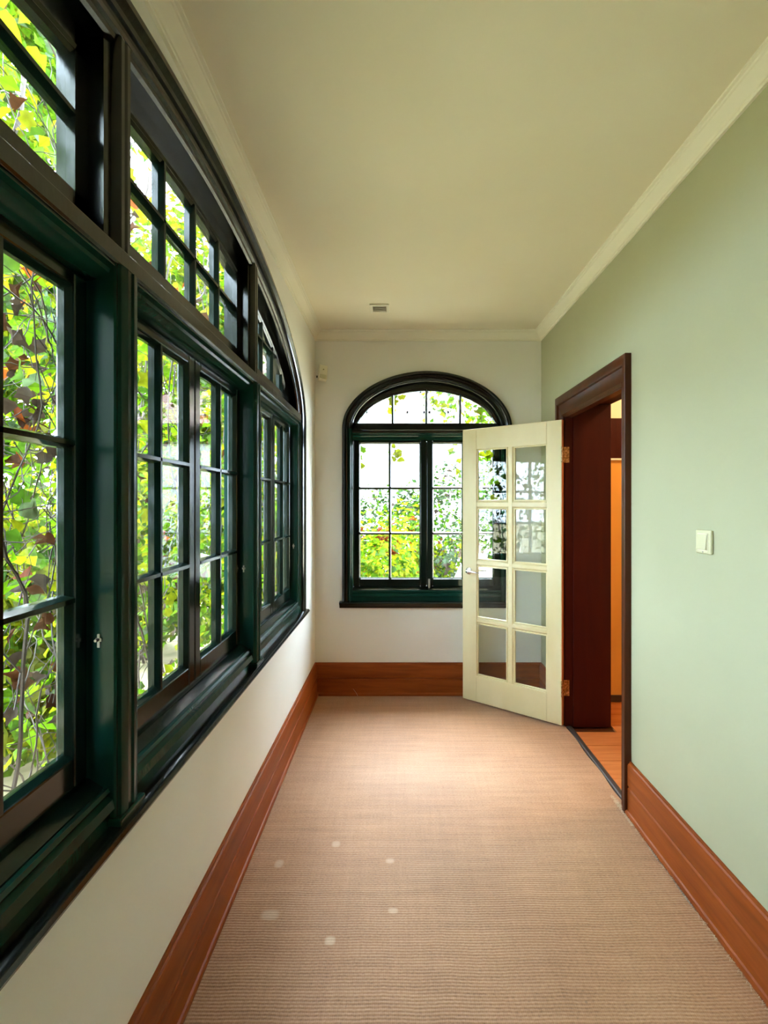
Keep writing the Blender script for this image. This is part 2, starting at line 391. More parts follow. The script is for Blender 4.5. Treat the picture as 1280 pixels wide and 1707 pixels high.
SW0, SW1, GW = .035, .075, .055    # sash depth range, glass depth
def pane_poly(mp, poly):
    vs = [mp(u, v, GW - .002) for u, v in poly] + [mp(u, v, GW + .002) for u, v in poly]; n = len(poly)
    fs = [tuple(range(n)), tuple(range(2*n-1, n-1, -1))] + [(i, (i+1) % n, n + (i+1) % n, n + i) for i in range(n)]
    return MB().add(vs, fs)
def muntin_prof(wd=.022):
    h = wd / 2
    return [(-h, GW + .012), (-h, GW - .006), (-h * .45, GW - .022), (h * .45, GW - .022), (h, GW - .006), (h, GW + .012)]
def muntin_v(mp, u, v0, v1, top=None): return sweep_v(MB(), mp, u, v0, v1, muntin_prof(), top)
def muntin_h(mp, u0, u1, v):
    return sweep_u(MB(), mp, u0, u1, [(w_, v + d) for d, w_ in muntin_prof()])

def casement(mp, win, u0, u1, v0, v1, g0, g1, stile, ncol, nrow, hinge_left, dull=None):
    """one sash between u0..u1, v0..v1; glass spans g0..g1 vertically"""
    mb = MB()
    for a, b, c, d in ((u0, v0, u0 + stile, v1), (u1 - stile, v0, u1, v1), (u0 + stile, v0, u1 - stile, g0), (u0 + stile, g1, u1 - stile, v1)):
        mb.box((a, b, SW0), (c, d, SW1), lambda u, v, w_: mp(u, v, w_))
    o = mb.build('casement', M_SASH, win, bevel=.005)
    a, b = u0 + stile, u1 - stile
    # sloped glazing bead around the glass
    bead = MB(); k = .008
    for (p0, p1, q0, q1) in (((a, g0), (a, g1), (a+k, g0+k), (a+k, g1-k)), ((b, g0), (b, g1), (b-k, g0+k), (b-k, g1-k)), ((a, g0), (b, g0), (a+k, g0+k), (b-k, g0+k)), ((a, g1), (b, g1), (a+k, g1-k), (b-k, g1-k))):
        bead.loft([[mp(*p0, SW0 + .004), mp(*q0, GW - .004), mp(*q0, GW + .008), mp(*p0, GW + .008)], [mp(*p1, SW0 + .004), mp(*q1, GW - .004), mp(*q1, GW + .008), mp(*p1, GW + .008)]])
    bead.build('glazing_bead', M_SASH, o)
    for i in range(1, ncol): muntin_v(mp, a + (b - a) * i / ncol, g0, g1).build('muntin', M_SASH, o)
    for j in range(1, nrow): muntin_h(mp, a, b, g0 + (g1 - g0) * j / nrow).build('muntin', M_SASH, o)
    pm = .004
    for i in range(ncol):
        for j in range(nrow):
            x0, x1 = a + (b-a)*i/ncol + pm, a + (b-a)*(i+1)/ncol - pm
            y0, y1 = g0 + (g1-g0)*j/nrow + pm, g0 + (g1-g0)*(j+1)/nrow - pm
            pane_poly(mp, [(x0, y0), (x1, y0), (x1, y1), (x0, y1)]).build('pane', M_GLASS, o)
    return o

def fanlight(mp, win, u0, u1, v0, g0, W, muntins, hm, st0, st1):
    """arched light between posts; v0 bottom of the rail, g0 glass bottom, muntins = u positions, hm = height of cross bar"""
    gl, inn = W['glass'], W['inner']
    mb = MB(); N = 40
    gtop = lambda u: max(gl.v(u), g0)
    seg = [u0 + (u1 - u0) * i / N for i in range(N + 1)]
    rings = [[mp(u, min(gtop(u), inn.v(u) - .004), SW0), mp(u, inn.v(u) + .01, SW0), mp(u, inn.v(u) + .01, SW1), mp(u, min(gtop(u), inn.v(u) - .004), SW1)] for u in seg]
    mb.loft(rings)
    mb.box((u0, v0, SW0), (u1, g0, SW1), lambda u, v, w_: mp(u, v, w_))
    a, b = u0 + st0, u1 - st1
    if st0: sweep_v(mb, mp, u0 + st0 / 2, v0, 0, [(-st0/2, SW1), (-st0/2, SW0), (st0/2, SW0), (st0/2, SW1)], lambda u: inn.v(u))
    if st1: sweep_v(mb, mp, u1 - st1 / 2, v0, 0, [(-st1/2, SW1), (-st1/2, SW0), (st1/2, SW0), (st1/2, SW1)], lambda u: inn.v(u))
    o = mb.build('fanlight', M_BLACK, win, autos=30)
    # curved glazing lip
    lip = MB(); ls = [u for u in [a + (b - a) * i / 36 for i in range(37)] if gl.v(u) > g0 + .004]
    lip.loft([[mp(u, gl.v(u) + .01, SW0 - .004), mp(u, gl.v(u) - .010, SW0 + .006), mp(u, gl.v(u) - .010, GW + .006), mp(u, gl.v(u) + .01, GW + .006)] for u in ls])
    lip.build('glazing_bead', M_BLACK, o, autos=30)
    for u in muntins: muntin_v(mp, u, g0, 0, lambda q, uu=u: gl.v(uu)).build('muntin', M_SASH, o)
    us = [a] + list(muntins) + [b]
    if hm:
        # stretch of the cross bar under the glass arch
        hs = [a + (b - a) * i / 80 for i in range(81)]; hs = [u for u in hs if gl.v(u) > hm]
        if len(hs) > 2: muntin_h(mp, hs[0], hs[-1], hm).build('muntin', M_SASH, o)
    for i in range(len(us) - 1):
        x0, x1 = us[i] + .003, us[i+1] - .003
        top = [(x0 + (x1 - x0) * k / 6) for k in range(7)]
        if max(gl.v(u) for u in top) < g0 + .02: continue
        if hm and min(gl.v(u) for u in top) > hm + .03:
            pane_poly(mp, [(x0, g0), (x1, g0), (x1, hm - .003), (x0, hm - .003)]).build('pane', M_GLASS, o)
            pane_poly(mp, [(x0, hm + .003), (x1, hm + .003)] + [(u, gl.v(u)) for u in reversed(top)]).build('pane', M_GLASS, o)
        else:
            tp = [(u, gl.v(u)) for u in reversed(top) if gl.v(u) > g0 + .004]
            pane_poly(mp, [(x0, g0), (min(x1, max(u for u, _ in tp) + .02), g0)] + tp).build('pane', M_GLASS, o)
    return o

POST = [(-.045, .105), (-.045, -.020), (-.042, -.024), (-.036, -.024), (-.033, -.030), (-.028, -.032), (-.012, -.034), (-.008, -.030), (.008, -.030), (.012, -.034), (.028, -.032), (.033, -.030), (.036, -.024), (.042, -.024), (.045, -.020), (.045, .105)]
POSTU = [(-.045, .105), (-.045, .002), (-.028, -.002), (-.024, -.016), (-.018, -.022), (-.006, -.022), (0, -.018), (.006, -.022), (.018, -.022), (.024, -.016), (.028, -.002), (.045, .002), (.045, .105)]
T_TOP = .574     # transom heights over the eye line
SILL_T0, SILL_B0 = -.705, -.757

def window(name, mp, W, posts, label, base, lights, T_MID=.529, T_BOT=.490, dv=0.0):
    SILL_T, SILL_B = SILL_T0 + dv, SILL_B0 + dv
    win = empty(name, base, label, 'window', kind='structure')
    o, i = W['outer'], W['inner']; e0, e1 = o.c - o.A, o.c + o.A; i0, i1 = i.c - i.A, i.c + i.A
    # black outer architrave over jambs and arch
    sweep_path(MB(), mp, o, i, [(0, .0), (0, -.030), (.06, -.036), (.22, -.038), (.30, -.030), (.36, -.024), (.42, -.030), (.50, -.026), (.52, -.016), (.52, .0)], SILL_T).build('architrave', M_BLACK, win, autos=30)
    # inner band: black over the arch, green down the jambs
    P = list(zip(o.pts(64), i.pts(64)))
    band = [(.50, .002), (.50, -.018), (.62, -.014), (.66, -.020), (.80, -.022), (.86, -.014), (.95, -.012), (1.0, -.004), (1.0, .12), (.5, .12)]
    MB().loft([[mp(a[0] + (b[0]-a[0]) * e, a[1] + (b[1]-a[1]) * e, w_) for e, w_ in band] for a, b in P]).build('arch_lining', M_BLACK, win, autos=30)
    for a_, b_ in ((e0, i0), (e1, i1)):
        bandj = [(.48, .002), (.48, -.016), (.56, -.018), (.60, -.012), (.66, -.017), (.80, -.019), (.86, -.011), (.95, -.010), (1.0, -.003), (1.0, .12), (.48, .12)]
        MB().loft([[mp(a_ + (b_ - a_) * e, v, w_) for e, w_ in bandj] for v in (SILL_T, T_TOP + .03)]).build('jamb_casing', M_GREEN, win, autos=30)
    # transom and the green moulding under it
    sweep_u(MB(), mp, i0, i1, [(.105, T_TOP - .01), (.03, T_TOP + .002), (-.022, T_TOP), (-.028, T_TOP - .004), (-.028, T_MID + .006), (-.024, T_MID), (.105, T_MID)]).build('transom', M_BLACK, win, bevel=.002)
    bays = [i0] + [x for p in posts for x in (p - .045, p + .045)] + [i1]
    bays = [(bays[k], bays[k+1]) for k in range(0, len(bays), 2)]
    for (b0, b1) in bays:
        sweep_u(MB(), mp, b0, b1, [(.105, T_MID), (-.022, T_MID), (-.024, T_MID - .008), (-.012, T_MID - .013), (-.010, T_MID - .022), (.006, T_MID - .030), (.012, T_BOT + .004), (.03, T_BOT), (.105, T_BOT)]).build('transom_moulding', M_GREEN, win, autos=30)
        # bottom rail of the casing and inner ledge
        sweep_u(MB(), mp, b0, b1, [(.006, -.626 + dv), (-.008, -.624 + dv), (-.012, -.632 + dv), (-.006, -.642 + dv), (-.018, -.648 + dv), (-.022, -.668 + dv), (-.012, -.674 + dv), (-.012, SILL_T - .004), (.006, SILL_T - .004)]).build('bottom_casing', M_GREEN, win, autos=30)
        sweep_u(MB(), mp, b0, b1, [(.105, -.60 + dv), (.035, -.602 + dv), (.028, -.606 + dv), (.004, -.622 + dv), (.004, SILL_T - .004), (.105, SILL_T - .004)]).build('inner_ledge', M_SASH, win, autos=30)
    for p in posts:
        sweep_v(MB(), mp, p, SILL_T + .012, T_MID + .002, POST).build('mullion', M_GREEN, win, autos=30)
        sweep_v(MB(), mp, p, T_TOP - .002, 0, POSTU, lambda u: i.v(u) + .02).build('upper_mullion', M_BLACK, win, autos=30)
        vbox(mp, (p - .052, SILL_T - .002, -.040), (p + .052, SILL_T + .016, .02)).build('mullion_foot', M_GREEN, win, bevel=.004)
    # sill with rounded nosing and apron
    sweep_u(MB(), mp, e0 - .02, e1 + .02, [(.12, SILL_T), (-.040, SILL_T), (-.050, SILL_T - .004), (-.054, SILL_T - .013), (-.050, SILL_T - .022), (-.040, SILL_T - .026), (-.034, SILL_T - .028), (-.030, SILL_B + .010), (-.022, SILL_B), (0, SILL_B), (0, SILL_T - .02), (.12, SILL_T - .02)]).build('sill', M_BLACK, win, autos=30)
    for (b0, b1), L in zip(bays, lights):
        mid = (b0 + b1) / 2; st = L['stile']
        casement(mp, win, b0 + .003, mid - .0015, -.598 + dv, T_BOT - .002, L['g0'], L['g1'], st, 2, 3, True)
        casement(mp, win, mid + .0015, b1 - .003, -.598 + dv, T_BOT - .002, L['g0'], L['g1'], st, 2, 3, False)
        vbox(mp, (mid - .014, -.59 + dv, SW1 - .002), (mid + .014, T_BOT - .006, SW1 + .008)).build('astragal', M_SASH, win, bevel=.002)
        fanlight(mp, win, b0 + .002, b1 - .002, T_TOP - .004, L['fg'], W, L['fm'], L['hm'], L['s0'], L['s1'])
    return win

PO = (1.098, 2.116)
lt = dict(g0=-.532, g1=.457, stile=.044, fg=.658, hm=.822)
mid_b = (1.143, 2.071); near_b = (.115, 1.053); far_b = (2.161, 3.065)
def fm(b): return [b[0] + .042 + (b[1] - b[0] - .084) * k / 4 for k in (1, 2, 3)]
win1 = window('window_1', left, LW, PO, 'large black and green three bay arched window along the corridor', (XL, 1.59, EYE + SILL_B0),
    [dict(lt, fm=fm(near_b), s0=0, s1=.042), dict(lt, fm=fm(mid_b), s0=.042, s1=.042), dict(lt, fm=fm(far_b), s0=.042, s1=0)])
c = BW['glass'].c
win2 = window('window_2', back, BW, (), 'small black and green arched window in the end wall', (c, YB, EYE + SILL_B0 - .05),
    [dict(g0=-.591, g1=.484, stile=.047, fg=.636, fm=[c - .266, c, c + .266], hm=None, s0=0, s1=0)], T_MID=.553, T_BOT=.500, dv=-.052)
# window fittings: bolts, stay pins
def bolt(mp, win, u, v, w_):
    mb = vbox(mp, (u - .008, v - .036, w_ - .006), (u + .008, v + .036, w_)); mb.tube([mp(u, v - .05, w_ - .009), mp(u, v + .03, w_ - .009)], .0045, 8); mb.tube([mp(u, v + .012, w_ - .006), mp(u, v + .012, w_ - .024)], .004, 8)
    mb.build('bolt', M_STEEL, win, bevel=.001)
bolt(back, win2, c + .02, -.627, SW0)
def pin(mp, win, u, v, w_):
    # keyhole shaped stay keeper fixed on the reveal that faces the viewer
    mb = MB()
    mb.box((u - .003, v - .015, w_ - .003), (u, v + .015, w_ + .003), lambda a, b, d: mp(a, b, d))
    mb.box((u - .003, v - .002, w_ - .007), (u, v + .006, w_ + .007), lambda a, b, d: mp(a, b, d))
    mb.tube([mp(u - .003, v + .003, w_), mp(u - .014, v + .003, w_)], .0035, 8)
    mb.build('stay_keeper', M_STEEL, win, bevel=.001)
pin(left, win1, 1.053, -.30, .012); pin(left, win1, 2.071, -.28, .02); pin(left, win1, 3.063, -.27, .02)

# ------------------------------------------------------------------ doorway: lining, casing, threshold
lin = empty('trim_4', (XR, (DY0 + DY1) / 2, 0), 'dark mahogany door frame in the pale green wall', 'door frame', kind='structure')
def piece(name, a, b, m, par, bev=.003): return MB().box(a, b).build(name, m, par, bevel=bev)
piece('jamb', (XR - .004, DY1 - .022, 0), (XR + .305, DY1 + .02, DH), M_JAMB, lin)
piece('jamb', (XR - .004, DY0 - .02, 0), (XR + .305, DY0 + .018, DH), M_JAMB, lin)
piece('head_jamb', (XR - .004, DY0 + .018, DH - .022), (XR + .305, DY1 - .022, DH + .02), M_JAMB, lin)
piece('door_stop', (XR + .05, DY1 - .034, 0), (XR + .30, DY1 - .022, DH - .022), M_JAMB, lin)
piece('head_rail', (XR - .004, DY0 + .018, 2.066), (XR + .045, DY1 - .022, DH - .022), M_CASING, lin)
CPR = [(0, 0), (0, .030), (.006, .033), (.046, .033), (.052, .030), (.056, .020), (.062, .018), (.118, .014), (.126, .016), (.134, .012), (.140, .004), (.140, 0)]   # (across, out)
def leg(y0, sgn, wid, z1):
    k = wid / .14
    return MB().loft([[(XR - o_, y0 + sgn * a * k, z) for a, o_ in CPR] for z in (0, 0)] ) if False else [[(XR - o_, y0 + sgn * a * k, 0) for a, o_ in CPR], k]
def mitred(y_out, sgn, wid, ztop):
    k = wid / .14
    bot = [(XR - o_, y_out + sgn * a * k, .0) for a, o_ in CPR]
    top = [(XR - o_, y_out + sgn * a * k, ztop - a) for a, o_ in CPR]
    return MB().loft([bot, top])
ZT = EYE + .726
NY, FY = 2.306, 3.325          # outer edges of the casing legs
mitred(NY, 1, .075, ZT).build('casing_leg', M_CASING, lin, autos=30)
mitred(FY, -1, .09, ZT).build('casing_leg', M_CASING, lin, autos=30)
MB().loft([[(XR - o_, NY + a * .075 / .14, ZT - a) for a, o_ in CPR], [(XR - o_, FY - a * .09 / .14, ZT - a) for a, o_ in CPR]]).build('casing_head', M_CASING, lin, autos=30)
# threshold strip
MB().loft([[(XR + a, y, b) for a, b in ((.006, -.012), (.008, .003), (.016, .006), (.034, .006), (.042, .002), (.044, -.012))] for y in (DY0 + .018, DY1 - .022)]).build('threshold_strip', M_STRIP, lin)

# ------------------------------------------------------------------ glazed door leaf, hinged on the far jamb and swung into the room
hx, hy = 1.098, 3.195
dirv = Vector((-.7945, .6074)); ang = math.atan2(dirv.y, dirv.x)
door = empty('door_1', (hx, hy, 0), 'cream ten light glazed door standing open by the doorway'.replace('ten', 'eight'), 'door', kind='structure', rotz=ang)
# local axes: x along the leaf from the hinge, y: -y is away from the viewer
TH = .040; DW = .755; DZ0, DZ1 = .012, 2.052
def dl(name, a, b, m=M_DOOR, par=door, bev=.003):
    o = MB().box(a, b).build(name, m, par, local=True, bevel=bev); return o
ya, yb = -TH, 0.0
c0, c1, c2, c3 = .105, .345, .395, .638
rowsz = [(EYE + a, EYE + b) for a, b in ((.021, .406), (-.417, -.031), (-.849, -.462), (-1.279, -.892))]
dl('hinge_stile', (0.004, ya, DZ0), (c0, yb, DZ1)); dl('lock_stile', (c3, ya, DZ0), (DW, yb, DZ1))
dl('top_rail', (c0, ya, rowsz[0][1]), (c3, yb, DZ1)); dl('bottom_rail', (c0, ya, DZ0), (c3, yb, rowsz[3][0]))
def dmunt(name, p0, p1, horiz):
    # moulded glazing bar with sloped faces
    if horiz:
        (x0, z0), (x1, z1) = p0, p1; k = .012
        pr_ = [(z0, -TH * .5 - .01), (z0, -TH*.5 + .006), (z0 + k, -.004), (z1 - k, -.004), (z1, -TH*.5 + .006), (z1, -TH*.5 - .01)]
        mb = MB().loft([[(x, y, z) for z, y in pr_] for x in (x0, x1)])
    else:
        (x0, z0), (x1, z1) = p0, p1; k = .012
        pr_ = [(x0, -TH*.5 - .01), (x0, -TH*.5 + .006), (x0 + k, -.003), (x1 - k, -.003), (x1, -TH*.5 + .006), (x1, -TH*.5 - .01)]
        mb = MB().loft([[(x, y, z) for x, y in pr_] for z in (z0, z1)])
    mb.build(name, M_DOOR, door, local=True)
dmunt('muntin', (c1, rowsz[3][0]), (c2, rowsz[0][1]), False)
for k in range(3):
    dmunt('muntin', (c0, rowsz[k+1][1]), (c1 + .012, rowsz[k][0]), True); dmunt('muntin', (c2 - .012, rowsz[k+1][1]), (c3, rowsz[k][0]), True)
for (z0, z1) in rowsz:
    for (x0, x1) in ((c0, c1), (c2, c3)):
        MB().box((x0, -TH*.5 - .002, z0), (x1, -TH*.5 + .002, z1)).build('pane', M_DGLASS, door, local=True)
        # bead frame round each pane
        mb = MB(); k = .009
        for (a, b, e, f) in ((x0, z0, x0 + k, z1), (x1 - k, z0, x1, z1), (x0, z0, x1, z0 + k), (x0, z1 - k, x1, z1)):
            mb.box((a, -TH*.5 - .004, b), (e, -TH*.5 + .012, f))
        mb.build('glazing_bead', M_DOOR, door, local=True, bevel=.002)
dl('hinge_edge', (0, ya, DZ0), (.0045, yb - .001, DZ1), M_EDGE, bev=0)
# lever handle
hz = EYE - .505; hs = .700
mb = MB(); mb.tube([(hs, 0, hz), (hs, .006, hz), (hs, .009, hz)], [.026, .026, .022], 24)
lev = mb.build('lever_handle', M_CHROME, door, local=True, autos=40)
mb = MB(); mb.tube([(hs, .006, hz), (hs, .034, hz), (hs - .006, .046, hz), (hs - .020, .050, hz), (hs - .055, .050, hz + .001), (hs - .085, .048, hz - .002), (hs - .105, .044, hz - .004)], [.010, .010, .011, .010, .009, .008, .006], 12)
mb.build('lever', M_CHROME, lev, local=True, autos=50)
mb = MB(); mb.tube([(hs, -TH, hz), (hs, -TH - .030, hz), (hs - .012, -TH - .042, hz), (hs - .10, -TH - .042, hz)], [.010, .010, .010, .007], 12); mb.tube([(hs, -TH, hz), (hs, -TH - .008, hz)], .025, 20)
mb.build('lever', M_CHROME, lev, local=True, autos=50)
for z in (EYE + .328, EYE - 1.231):
    # butt hinge: knuckles and the leaf screwed to the jamb
    hg = MB()
    for k in range(5): hg.tube([(.0, .006, z - .052 + k * .021), (.0, .006, z - .052 + k * .021 + .0195)], .006, 12)
    h_ = hg.build('hinge', M_BRASS, door, local=True, autos=40)
    ca, sa = math.cos(-ang), math.sin(-ang)
    def wl(x, y): # world -> door local
        dx, dy = x - hx, y - hy; return (dx * ca - dy * sa, dx * sa + dy * ca)
    pl = MB(); pts = [wl(x, y) for x, y in ((hx + .002, DY1 - .0225), (hx + .052, DY1 - .0225), (hx + .052, DY1 - .0255), (hx + .002, DY1 - .0255))]
    pl.loft([[(x, y, z - .052) for x, y in pts], [(x, y, z + .053) for x, y in pts]])
    for sz in (-.034, 0, .034):
        q = wl(hx + .034, DY1 - .026); q2 = wl(hx + .034, DY1 - .0275)
        pl.tube([(*q, z + sz), (*q2, z + sz)], .005, 8)
    pl.build('hinge_plate', M_BRASS, h_, local=True)

# ------------------------------------------------------------------ hall beyond the doorway
hw = empty('wall_hall', (1.9, 3.62, 0), 'orange hall wall with dark red panel seen through the doorway', 'wall', kind='structure')
piece('orange_panel', (XR + .3, 3.62, 0), (3.1, 3.70, EYE + .328), M_ORANGE, hw, 0)
piece('white_rail', (XR + .3, 3.60, EYE + .328), (3.1, 3.70, EYE + .342), M_WHITE, hw, .002)
piece('dark_panel', (XR + .3, 3.61, EYE + .342), (3.1, 3.70, EYE + .645), M_JAMB, hw, .002)
piece('white_panel', (XR + .3, 3.62, EYE + .645), (3.1, 3.70, HC), M_WALL, hw, 0)
piece('skirting', (XR + .3, 3.60, .004), (3.1, 3.62, .05), mat('black_skirting', (.03, .02, .018), .4), hw, .002)
tag(MB().box((3.1, 1.2, -.05), (3.2, 3.7, HC)).build('wall_hall_side', M_WALL), 'cream wall on the far side of the hall', 'wall', kind='structure')
tag(MB().box((XR + .3, 1.1, -.05), (3.2, 1.2, HC)).build('wall_hall_end', M_WALL), 'cream wall at the near end of the hall', 'wall', kind='structure')
fl = empty('floor_hall', (2.1, 2.4, 0), 'orange brown wood strip floor of the hall', 'floor', kind='structure')
mb = MB().box((XR + .02, 1.2, -.06), (3.1, 3.7, -.012)); mb.build('subfloor', M_CASING, fl)
y = 1.2; plank = None
while y < 3.69:
    if not (y + .088 > 3.70):
        off = random.uniform(.2, .9); xs = [XR + .04 if DY0 + .02 < y < DY1 - .11 else XR + .31]
        while xs[-1] < 3.05: xs.append(min(3.09, xs[-1] + off)); off = .9
        for a, b in zip(xs[:-1], xs[1:]):
            piece('plank', (a + .001, y + .001, -.012), (b - .001, y + .087, random.uniform(-.001, .0005)), M_PARQ, fl, 0)
    y += .088
lamp = empty('added_hall_lamp', (2.15, 2.75, HC), 'unseen warm ceiling lamp added to brighten the orange hall wall', 'lamp')  # unseen source, added to brighten the orange wall past the doorway
MB().tube([(2.15, 2.75, HC), (2.15, 2.75, HC - .03)], .10, 24).build('base', M_WHITE, lamp, autos=40)
M_LAMP = bpy.data.materials.new('added_lamp_glow'); M_LAMP.use_nodes = True
_p = pr(M_LAMP); _p.inputs['Emission Color'].default_value = (1, .62, .28, 1); _p.inputs['Emission Strength'].default_value = 4.5
MB().tube([(2.15, 2.75, HC - .03), (2.15, 2.75, HC - .07), (2.15, 2.75, HC - .12), (2.15, 2.75, HC - .15)], [.11, .14, .12, .05], 24).build('shade', M_LAMP, lamp, autos=60)

# ------------------------------------------------------------------ small fixtures
# light switch on the green wall
sw = empty('light_switch', (XR, 1.748, EYE - 0.1380), 'ivory rocker light switch on the pale green wall', 'switch')
piece('plate', (XR - .012, 1.705, EYE - 0.1810), (XR, 1.791, EYE - 0.0950), M_PLASTIC, sw, .004)
piece('rim', (XR - .0145, 1.719, EYE - 0.1710), (XR - .010, 1.777, EYE - 0.1070), M_PLASTIC2, sw, .001)
MB().loft([[(x, y, z) for x, z in ((XR - .012, EYE - 0.1680), (XR - .022, EYE - 0.1660), (XR - .016, EYE - 0.1120), (XR - .012, EYE - 0.1100))] for y in (1.721, 1.775)]).build('rocker', M_PLASTIC, sw, bevel=.0015)
MB().tube([(XR - .0115, 1.748, EYE - 0.1750), (XR - .0135, 1.748, EYE - 0.1750)], .003, 10).build('screw', M_STEEL, sw)
SH = -.047
# motion detector in the corner of the end wall
det = empty('motion_detector', (-.576, YB, EYE + SH + 1.055), 'small aged white motion detector high on the end wall', 'sensor')
R = Matrix.Rotation(math.radians(24), 4, 'Z') @ Matrix.Rotation(math.radians(-12), 4, 'X') @ Matrix.Rotation(math.radians(7), 4, 'Y')
Tm = Matrix.Translation((-.576, YB - .045, EYE + SH + 1.055)) @ R
def rbox(a, b): return MB().box(a, b, lambda x, y, z: tuple(Tm @ Vector((x, y, z))))
rbox((-.033, -.022, -.060), (.033, .018, .060)).build('body', M_PLASTIC2, det, bevel=.006)
mb = MB(); mb.loft([[tuple(Tm @ Vector((x, y, z))) for x, y in ((-.026, -.021), (-.020, -.027), (.020, -.027), (.026, -.021))] for z in (-.052, -.022)])
mb.build('lens', M_PLASTIC, det)
mb = MB(); mb.tube([tuple(Tm @ Vector((0, -.021, .022))), tuple(Tm @ Vector((0, -.025, .022)))], .005, 12); mb.build('indicator', mat('olive_indicator', (.3, .27, .1), .4), det)
mb = MB(); mb.tube([(-.586, YB - .004, EYE + SH + 1.05), (-.584, YB - .030, EYE + SH + 1.052)], .010, 10); mb.box((-.604, YB - .006, EYE + SH + 1.02), (-.568, YB, EYE + SH + 1.08)); mb.build('bracket', M_PLASTIC2, det)
mb = MB(); mb.box((-.628, YB - .028, EYE + SH + 1.028), (-.614, YB - .010, EYE + SH + 1.042)); mb.build('wall_plug', M_DARKPL, det)
# square recessed ceiling fitting
vx, vy = -.121, 3.288
vt = empty('ceiling_vent', (vx, vy, HC), 'small square recessed vent in the ceiling near the end wall', 'vent')
mb = MB()
for (a, b, c_, d_) in ((-.066, -.066, .066, -.046), (-.066, .046, .066, .066), (-.066, -.046, -.046, .046), (.046, -.046, .066, .046)):
    mb.box((vx + a, vy + b, HC - .010), (vx + c_, vy + d_, HC))
mb.build('frame', M_CORN, vt, bevel=.002)
MB().box((vx - .046, vy - .046, HC - .004), (vx + .046, vy + .046, HC)).build('inset', M_HOLE, vt)
for k in range(3): MB().box((vx - .045, vy - .036 + k * .028, HC - .008), (vx + .045, vy - .022 + k * .028, HC - .005)).build('louvre', mat('vent_louvre', (.42, .38, .28), .6), vt)
# straw on the floor
tag(MB().tube([(-.305, YB - .036, .003), (-.32, YB - .034, .03), (-.342, YB - .033, .058)], [.0012, .001, .0007], 5).build('straw', mat('dry_straw', (.55, .42, .3), .8)), 'thin dry straw leaning against the end wall baseboard', 'straw')

# ------------------------------------------------------------------ garden
tag(MB().box((-40, -25, -.75), (40, 60, -.45)).build('ground', M_GRASS), 'mossy tan garden ground outside the windows', 'ground', kind='structure')
def leaf_mesh(name, m, kind, seed):
    rnd = random.Random(seed)
    if kind == 'ivy':
        out = [(0, -.32), (.22, -.46), (.46, -.22), (.40, .02), (.56, .20), (.30, .28), (.16, .40), (0, .62), (-.16, .40), (-.30, .28), (-.56, .20), (-.40, .02), (-.46, -.22), (-.22, -.46)]
    elif kind == 'round':
        out = [(0, -.42), (.26, -.44), (.46, -.18), (.44, .12), (.26, .36), (0, .56), (-.26, .36), (-.44, .12), (-.46, -.18), (-.26, -.44)]
    else:   # curled dry leaf
        out = [(0, -.4), (.2, -.34), (.30, -.05), (.44, .12), (.18, .22), (.06, .55), (-.14, .24), (-.36, .2), (-.28, -.1), (-.18, -.36)]
    vs = [(0, -.05, 0)]; f_ = rnd.uniform(.25, .5) * (2.4 if kind == 'dry' else 1)
    for x, y in out: vs.append((x * rnd.uniform(.88, 1.1), y * rnd.uniform(.9, 1.08), abs(x) * f_ - y * y * rnd.uniform(.1, .6) + rnd.uniform(-.04, .04)))
    fs = [(0, i, i % (len(out)) + 1) for i in range(1, len(out) + 1)]
    fs = [(0, i, (i % len(out)) + 1) for i in range(1, len(out) + 1)]
    me = bpy.data.meshes.new(name); me.from_pydata(vs, [], fs); me.materials.append(m)
    for p in me.polygons: p.use_smooth = True
    return me
LEAF = {}
for nm, m_, kd in (('green', L_GREEN, 'ivy'), ('green2', L_GREEN, 'round'), ('yellow', L_YELLOW, 'ivy'), ('yellow2', L_YELLOW, 'round'), ('dark', L_DARK, 'ivy'), ('pale', L_PALE, 'round'), ('brown', L_BROWN, 'dry'), ('grey', L_GREY, 'dry'), ('orange', L_ORANGE, 'ivy')):
    LEAF[nm] = leaf_mesh('leaf_' + nm, m_, kd, hash(nm) % 97 if False else len(nm) * 7 + ord(nm[0]))
def rot_rand(face, spread):
    """random orientation with the leaf normal near direction face"""
    n = (Vector(face) + Vector((random.gauss(0, spread), random.gauss(0, spread), random.gauss(0, spread)))).normalized()
    q = n.to_track_quat('Z', 'Y'); return (q.to_matrix() @ Matrix.Rotation(random.uniform(0, 2*PI), 3, 'Z'))
def pick(ws):
    t = random.uniform(0, sum(x for _, x in ws))
    for k, x in ws:
        t -= x
        if t <= 0: return k
    return ws[-1][0]
MATS = [L_GREEN, L_YELLOW, L_DARK, L_PALE, L_BROWN, L_GREY, L_ORANGE]
MIDX = dict(green=0, green2=0, yellow=1, yellow2=1, dark=2, pale=3, brown=4, grey=5, orange=6)
def foliage_mesh(name, leaves, parent, kind='stuff'):
    """leaves: (pos, rot, size, type) merged into one mesh of folded kite leaves"""
    vs = []; fs = []; mi = []
    for p, r, s, t in leaves:
        b = len(vs)
        for q in ((0, -.5, 0), (.40, -.02, .14), (0, .5, -.1), (-.40, -.02, .14)):
            vs.append(tuple(Vector(p) + r @ (Vector(q) * s)))
        fs += [(b, b+1, b+2), (b, b+2, b+3)]; mi += [MIDX[t]] * 2
    me = bpy.data.meshes.new(name); me.from_pydata(vs, [], fs)
    for m_ in MATS: me.materials.append(m_)
    me.polygons.foreach_set('material_index', mi)
    o = bpy.data.objects.new(name, me); col.objects.link(o); o.parent = parent
    o.location = -WORLD[parent.name] if parent else (0, 0, 0); WORLD[o.name] = Vector((0, 0, 0))
    if kind: o['kind'] = kind
    return o
